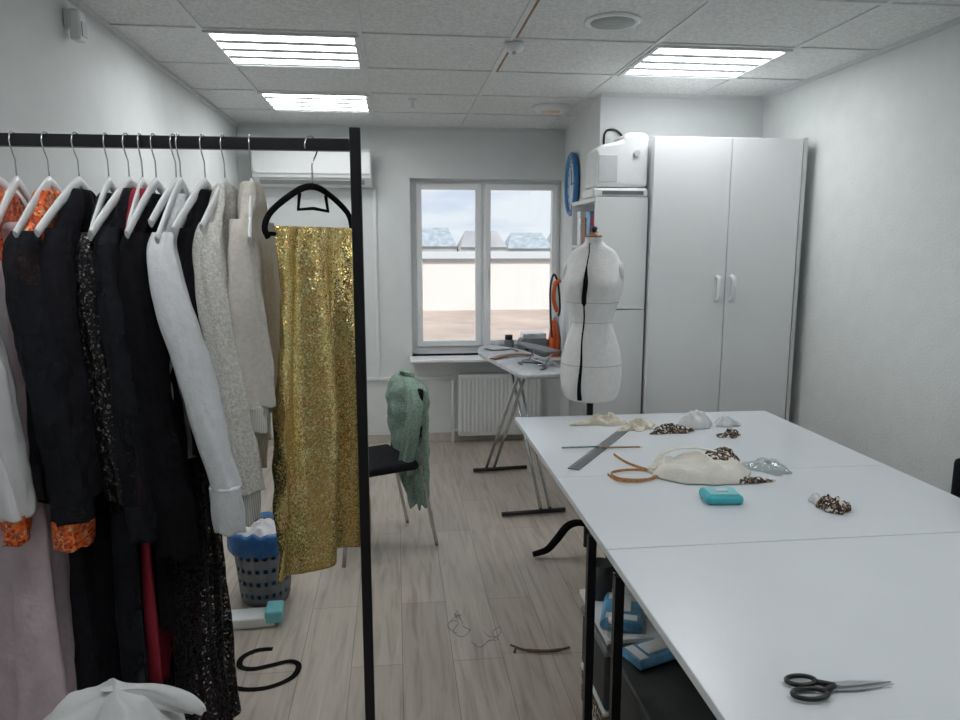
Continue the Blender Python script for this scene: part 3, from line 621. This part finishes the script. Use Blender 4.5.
# ------------------------------------------------------------------ clothes rack
BY,BZ=1.80,1.785
e=thing('clothes_rack','black square-tube metal clothes rack full of garments','clothes rack',(0,0,0))
b=MB(); b.box(-1.10,-.104,BY-.0125,BY+.0125,BZ-.014,BZ+.014); b.obj('rail',mBlackMetal,e,.002)
for x in (-.09,-1.112):
    b=MB(); b.box(x-.013,x+.013,BY-.0125,BY+.0125,.04,BZ+.04); b.obj('post',mBlackMetal,e,.002)
    b=MB(); b.box(x-.013,x+.013,BY-.25,BY+.25,.01,.035); b.obj('foot',mBlackMetal,e,.002)
b=MB(); b.box(-1.098,-.104,BY-.01,BY+.01,.06,.08); b.obj('bottom_rail',mBlackMetal,e)

RZ=-pi/2
ZB=BZ-.003
rg=random.Random(11)
def hanger(x,rz=RZ,L=.2,lab='white plastic clothes hanger hooked over the black rail',drop=.11,z0=-.088,roll=0):
    e=thing('clothes_hanger',lab,'hanger',(x,BY,ZB),rz,'clothes hangers on the rack')
    hanger_parts(e,mWhite,mChrome,L,drop,z0,roll)
def garment(name,lab,cat,x,rz,mat,W,hem,depth=.03,hemW=None,hemD=None,sleeve=None,cuff=None,cuffm=None,seed=1,wave=.012,k=9,yoke=None,zt=1.68,sr=.042,sleeve_mat=None,lean=0,far=True,skirt=None,cf=.9,cap=None,crease=.2,swave=.011):
    zt=zt-rg.uniform(0,.02)
    e=thing(name,lab,cat,(x,BY,0),rz+rg.uniform(-.04,.04))
    hemW=hemW or W; hemD=hemD or depth*1.3
    top=[(zt,0,0,.045,.016),(zt-.012,0,0,.06,.020),(zt-.05,0,0,W*.58,.024),(zt-.10,0,0,W*.88,depth*.7),(zt-.16,0,0,W*1.0,depth)]
    zz=zt-.16; rest=[]
    for i in range(1,6):
        t=i/5; rest.append((zz+(hem-zz)*t,lean*t,0,W*.95+(hemW-W*.95)*t,depth+(hemD-depth)*t))
    if skirt:
        R=cloth(top+rest,seed,wave=wave,k=k,steps=60); q=int(60*skirt[0])
        b=MB(); b.loft(R[:q+1]); b.obj('bodice',mat,e)
        b=MB(); b.loft(R[q:]); b.obj('skirt',skirt[1],e)
    else:
        b=MB(); b.loft(cloth(top+rest,seed,wave=wave,k=k,steps=60)); b.obj('body',mat,e)
    if yoke:
        b=MB(); b.loft(cloth([(z+.002,a,c,rx+.005,ry+.006) for z,a,c,rx,ry in top]+[(zt-.2,0,0,W*.97+.005,depth+.005)],seed,wave=wave*.2,k=k)); b.obj('yoke',yoke,e)
    if sleeve:
        for sg in ((1,-1) if far else (1,)):
            z1,ox,oy=sleeve if sg==1 else (sleeve[0]+.03,sleeve[1]-.02,0)
            p=[(zt-.09,W*.82*sg,0,.028,.024),(zt-.14,(W*.96)*sg,0,sr*.95,sr*.75),(zt-.27,(W+.01)*sg,oy*.22,sr*1.02,sr*.92)]
            z0_=zt-.27
            for i in range(1,4):
                t=i/3; p.append((z0_+(z1-z0_)*t,(W+.01+ox*t)*sg,oy*(.22+.78*t),sr*(1.02-.06*t),sr*(.92-.02*t)))
            R=cloth(p,seed+sg*2.7,n=48,steps=80,wave=swave,k=3.2,rn=.45,pow_=.95,crease=crease)
            if cap:
                b=MB(); b.loft(R[:28]); b.obj('shoulder_panel',cap,e); R=R[27:]
            b=MB(); b.loft(R); b.obj('sleeve',sleeve_mat or mat,e)
            if cuff:
                b=MB(); x_,y_=(W+.01+ox)*sg,oy
                b.loft(cloth([(z1+.004,x_,y_,sr*cf*1.0,sr*cf*.92),(z1-cuff*.5,x_,y_,sr*cf,sr*cf*.9),(z1-cuff,x_,y_,sr*cf*1.02,sr*cf*.88)],seed+sg,n=48,steps=14,wave=.005,k=3.2,rn=.3,pow_=.95,grow=False,crease=.1)); b.obj('cuff',cuffm,e)
    return e
HX=[]
def G(x,L,*a,**k):
    HX.append((x,L)); garment(a[0],a[1],a[2],x,RZ,*a[3:],**k)
G(-.895,.17,'blouse','white long-sleeved blouse with orange shoulders and cuffs','blouse',mBlouse,.17,.95,sleeve=(.965,.015,.06),cuff=.055,cuffm=mOrange,seed=1,sr=.034,depth=.022,cap=mOrange,yoke=mOrange)
G(-.855,.15,'dress','long pale pink tulle dress hanging on the rack','dress',mPink,.09,.42,hemW=.20,hemD=.11,depth=.02,seed=2,wave=.026,k=15,zt=1.62)
G(-.785,.18,'dress','black dress with orange sequin yoke and cuffs','dress',mNavy,.16,.98,sleeve=(.95,.01,.06),cuff=.06,cuffm=mOrange,seed=3,sr=.046,depth=.032,yoke=mOrange,wave=.012)
G(-.72,.205,'dress','plain black dress with full skirt on rack','dress',mBlack2,.15,.46,hemW=.17,hemD=.045,depth=.024,sleeve=(1.0,.0,.03),seed=4,sr=.034,wave=.015)
G(-.655,.18,'dress','black dress covered with small glittering sequins','dress',mSeqBlack,.15,.95,depth=.024,seed=5,wave=.01,sleeve=(.98,.005,.035),sr=.030)
G(-.61,.21,'dress','long dark charcoal dress with flowing skirt','dress',mNavy,.16,.42,hemW=.18,hemD=.05,depth=.026,seed=6,wave=.018,k=11,sleeve=(.90,.01,.05),sr=.036)
G(-.58,.15,'dress','dark red dress hanging between black dresses','dress',mRed,.14,.52,hemW=.17,hemD=.03,depth=.018,seed=7)
G(-.55,.205,'coat','long black coat hanging on the rack','coat',mBlack,.16,.66,hemW=.17,hemD=.035,depth=.026,seed=8,sleeve=(.86,.01,.06),sr=.042,wave=.012)
G(-.505,.15,'dress','floor-length black lace dress with sheer hem','dress',mBlack,.14,.28,hemW=.15,hemD=.05,depth=.022,seed=9,wave=.015,k=11,skirt=(.62,mLace),lean=.03)
G(-.495,.205,'jacket','pale grey satin jacket with long wide sleeves','jacket',mSatin,.185,1.06,depth=.018,seed=10,sleeve=(1.02,.01,.115),cuff=.10,cuffm=mSatin,sr=.038,cf=1.04,crease=.10,swave=.008)
G(-.44,.205,'jacket','short black jacket hanging beside grey satin jacket','jacket',mBlack,.145,1.04,depth=.024,seed=11,sleeve=(1.08,.0,.025),sr=.034)
G(-.395,.20,'bomber_jacket','cream melange knit bomber jacket with ribbed cuffs','jacket',mKnit,.155,1.12,depth=.03,seed=12,sleeve=(1.0,.01,.045),cuff=.075,cuffm=mRib,sr=.042,zt=1.70,cf=.85,crease=.12)
G(-.335,.18,'sweatshirt','light beige zipped sweatshirt with ribbed hem','sweatshirt',mCreamF,.15,1.16,depth=.028,seed=13,sleeve=(1.19,.0,.015),cuff=.055,cuffm=mRib,sr=.034,zt=1.70,crease=.12)
for i,(x,L) in enumerate(HX): hanger(x,RZ+rg.uniform(-.12,.14),L=L,drop=rg.uniform(.095,.125),roll=rg.uniform(-.02,.005))
e=thing('clothes_hanger','black velvet clothes hanger with trouser bar','hanger',(-.193,BY,ZB),math.radians(54),'clothes hangers on the rack')
b=MB(); hook_tube(b,-.09); b.obj('hook',mChrome,e)
b=MB(); b.tube(smooth_path([(-.150,0,-.215),(-.160,0,-.192),(-.135,0,-.155),(-.055,0,-.108),(0,0,-.094),(.055,0,-.108),(.125,0,-.150),(.142,0,-.192),(.134,0,-.215)],4),.0080,8,flat=.7,flatdir=(0,1,0))
b.tube([(-.150,0,-.207),(.134,0,-.207)],.005,8)
b.tube([(-.045,0,-.112),(-.052,0,-.15),(0,0,-.145),(.052,0,-.15),(.045,0,-.112)],.0045,6)
b.obj('hanger_arm',mVelvet,e)
e=thing('skirt','gold holographic sequin fabric skirt folded over hanger','skirt',(-.193,BY,0),math.radians(54))
b=MB(); b.loft(cloth([(1.590,0,0,.124,.012),(1.580,0,0,.132,.016),(1.45,0,0,.136,.020),(1.2,0.003,0,.148,.024),(.95,.006,0,.160,.028),(.75,.008,0,.168,.030)],21,n=170,steps=90,wave=.026,k=7,rn=.35,hemj=.006,crease=.15)); b.obj('body',mGold,e)
# stool with white bundle
e=thing('stool','low round black stool standing before the rack','stool',(-.61,1.43,0))
b=MB(); b.lathe([(.14,.455),(.15,.46),(.15,.485),(.14,.49),(.001,.49)],n=32); b.obj('seat',mBlackPl,e)
for a in range(4):
    b=MB(); b.tube([(.1*math.cos(a*pi/2+.8),.1*math.sin(a*pi/2+.8),.455),(.14*math.cos(a*pi/2+.8),.14*math.sin(a*pi/2+.8),0)],.011); b.obj('leg',mBlackMetal,e)
e=thing('white_bundle','soft folded white fabric bundle lying on the stool','fabric bundle',(-.60,1.44,.491),.1)
o=crumple('cloth',mWhiteF,.165,.12,.04,83,.125,irr=.5,freq=6,n=60,rn=30); o.parent=e
b=MB(); b.loft(cloth([(.155,.0,0,.02,.01),(.15,.04,0,.05,.012),(.13,.09,-.01,.06,.012),(.105,.14,-.02,.04,.010),(.09,.17,-.02,.015,.005)],4,n=40,steps=30,wave=.005,k=3,rn=.3)); b.obj('cloth_flap',mWhiteF,e)
# office chair
e=thing('office_chair','black office chair standing between table and wall','chair',(1.982,1.89,0),0)
b=MB(); b.box(-.17,.17,-.2,.2,.43,.49); b.obj('seat',mBlack2,e,.02,3)
b=MB(); b.box(-.17,.17,.17,.21,.55,.86); b.obj('backrest',mBlack2,e,.018,3)
b=MB(); b.box(-.02,.02,.19,.205,.4,.6); b.cyl((0,0,.1),(0,0,.43),.025); b.obj('column',mBlackPl,e)
for a in range(5):
    b=MB(); b.tube([(0,0,.1),(.16*math.cos(a*2*pi/5),.16*math.sin(a*2*pi/5),.05)],.016); b.cyl((.16*math.cos(a*2*pi/5)-.01,.16*math.sin(a*2*pi/5),.026),(.16*math.cos(a*2*pi/5)+.01,.16*math.sin(a*2*pi/5),.026),.025); b.obj('leg',mBlackPl,e)

# ------------------------------------------------------------------ outside
b=MB(); b.box(-8,12,5.92,13.9,.15,.3)
tag(b.obj('roof_terrace',mPave),'pinkish paved flat roof terrace outside the window','terrace')
b=MB(); b.box(-8,12,13.9,14.2,.15,1.23); b.box(-8,12,13.86,14.24,1.23,1.29,1)
tag(b.obj('parapet_wall',[mStucco,mCoping]),'white parapet wall with dark coping across terrace','parapet')
b=MB(); b.box(-30,40,14.3,46,-3,1.15)
tag(b.obj('flat_roof',mSnow),'pale flat roof of the building behind parapet','roof')
rs=random.Random(4)
for k in range(9):
    x=-4+k*3.3; y=50+(k%3)*.8; w_=rs.uniform(1.55,1.64); h=rs.uniform(1.3,1.5); rh=rs.uniform(1.0,1.4)
    e=thing('distant_house','distant low building with pale metal roof beyond terrace','house',(x,y,-3.2),0,'distant houses behind the parapet')
    b=MB(); b.box(-w_,w_,-1.5,1.5,0,3.2+h); b.obj('body',mHouse,e)
    b=MB(); b.add([(-w_-.005,-1.7,3.2+h),(w_+.005,-1.7,3.2+h),(w_+.005,1.7,3.2+h),(-w_-.005,1.7,3.2+h),(-w_*.7,0,3.2+h+rh),(w_*.7,0,3.2+h+rh)],[(0,1,5,4),(2,3,4,5),(0,4,3),(1,2,5),(0,3,2,1)])
    b.obj('roof',[mRoofB if k%3 else mRoofR],e)

# world
W=bpy.data.worlds.new('World'); S.world=W; W.use_nodes=True; nt=W.node_tree
bg=nt.nodes['Background']; tc=nt.nodes.new('ShaderNodeTexCoord'); mp=nt.nodes.new('ShaderNodeMapping'); mp.inputs['Scale'].default_value=(1,1,5)
n=nt.nodes.new('ShaderNodeTexNoise'); n.inputs['Scale'].default_value=7; n.inputs['Detail'].default_value=6
nt.links.new(tc.outputs['Generated'],mp.inputs['Vector']); nt.links.new(mp.outputs[0],n.inputs['Vector'])
c=ramp(nt,n.outputs['Fac'],[(.35,(.66,.73,.84)),(.55,(.83,.86,.90))]); nt.links.new(c,bg.inputs['Color']); bg.inputs['Strength'].default_value=1.1
sl=bpy.data.lights.new('sun','SUN'); sl.energy=2.7; sl.angle=.02; sl.color=(1,.97,.93)
so=bpy.data.objects.new('sun',sl); S.collection.objects.link(so); so.rotation_euler=(math.radians(48),0,math.radians(-25))
# camera
cd=bpy.data.cameras.new('camera'); cd.sensor_width=36; cd.lens=27; cd.clip_start=.05; cd.clip_end=500
co=bpy.data.objects.new('camera',cd); S.collection.objects.link(co); co.location=(0,0,1.55); co.rotation_euler=(math.radians(90-9.07),0,math.radians(-6.65))
S.camera=co
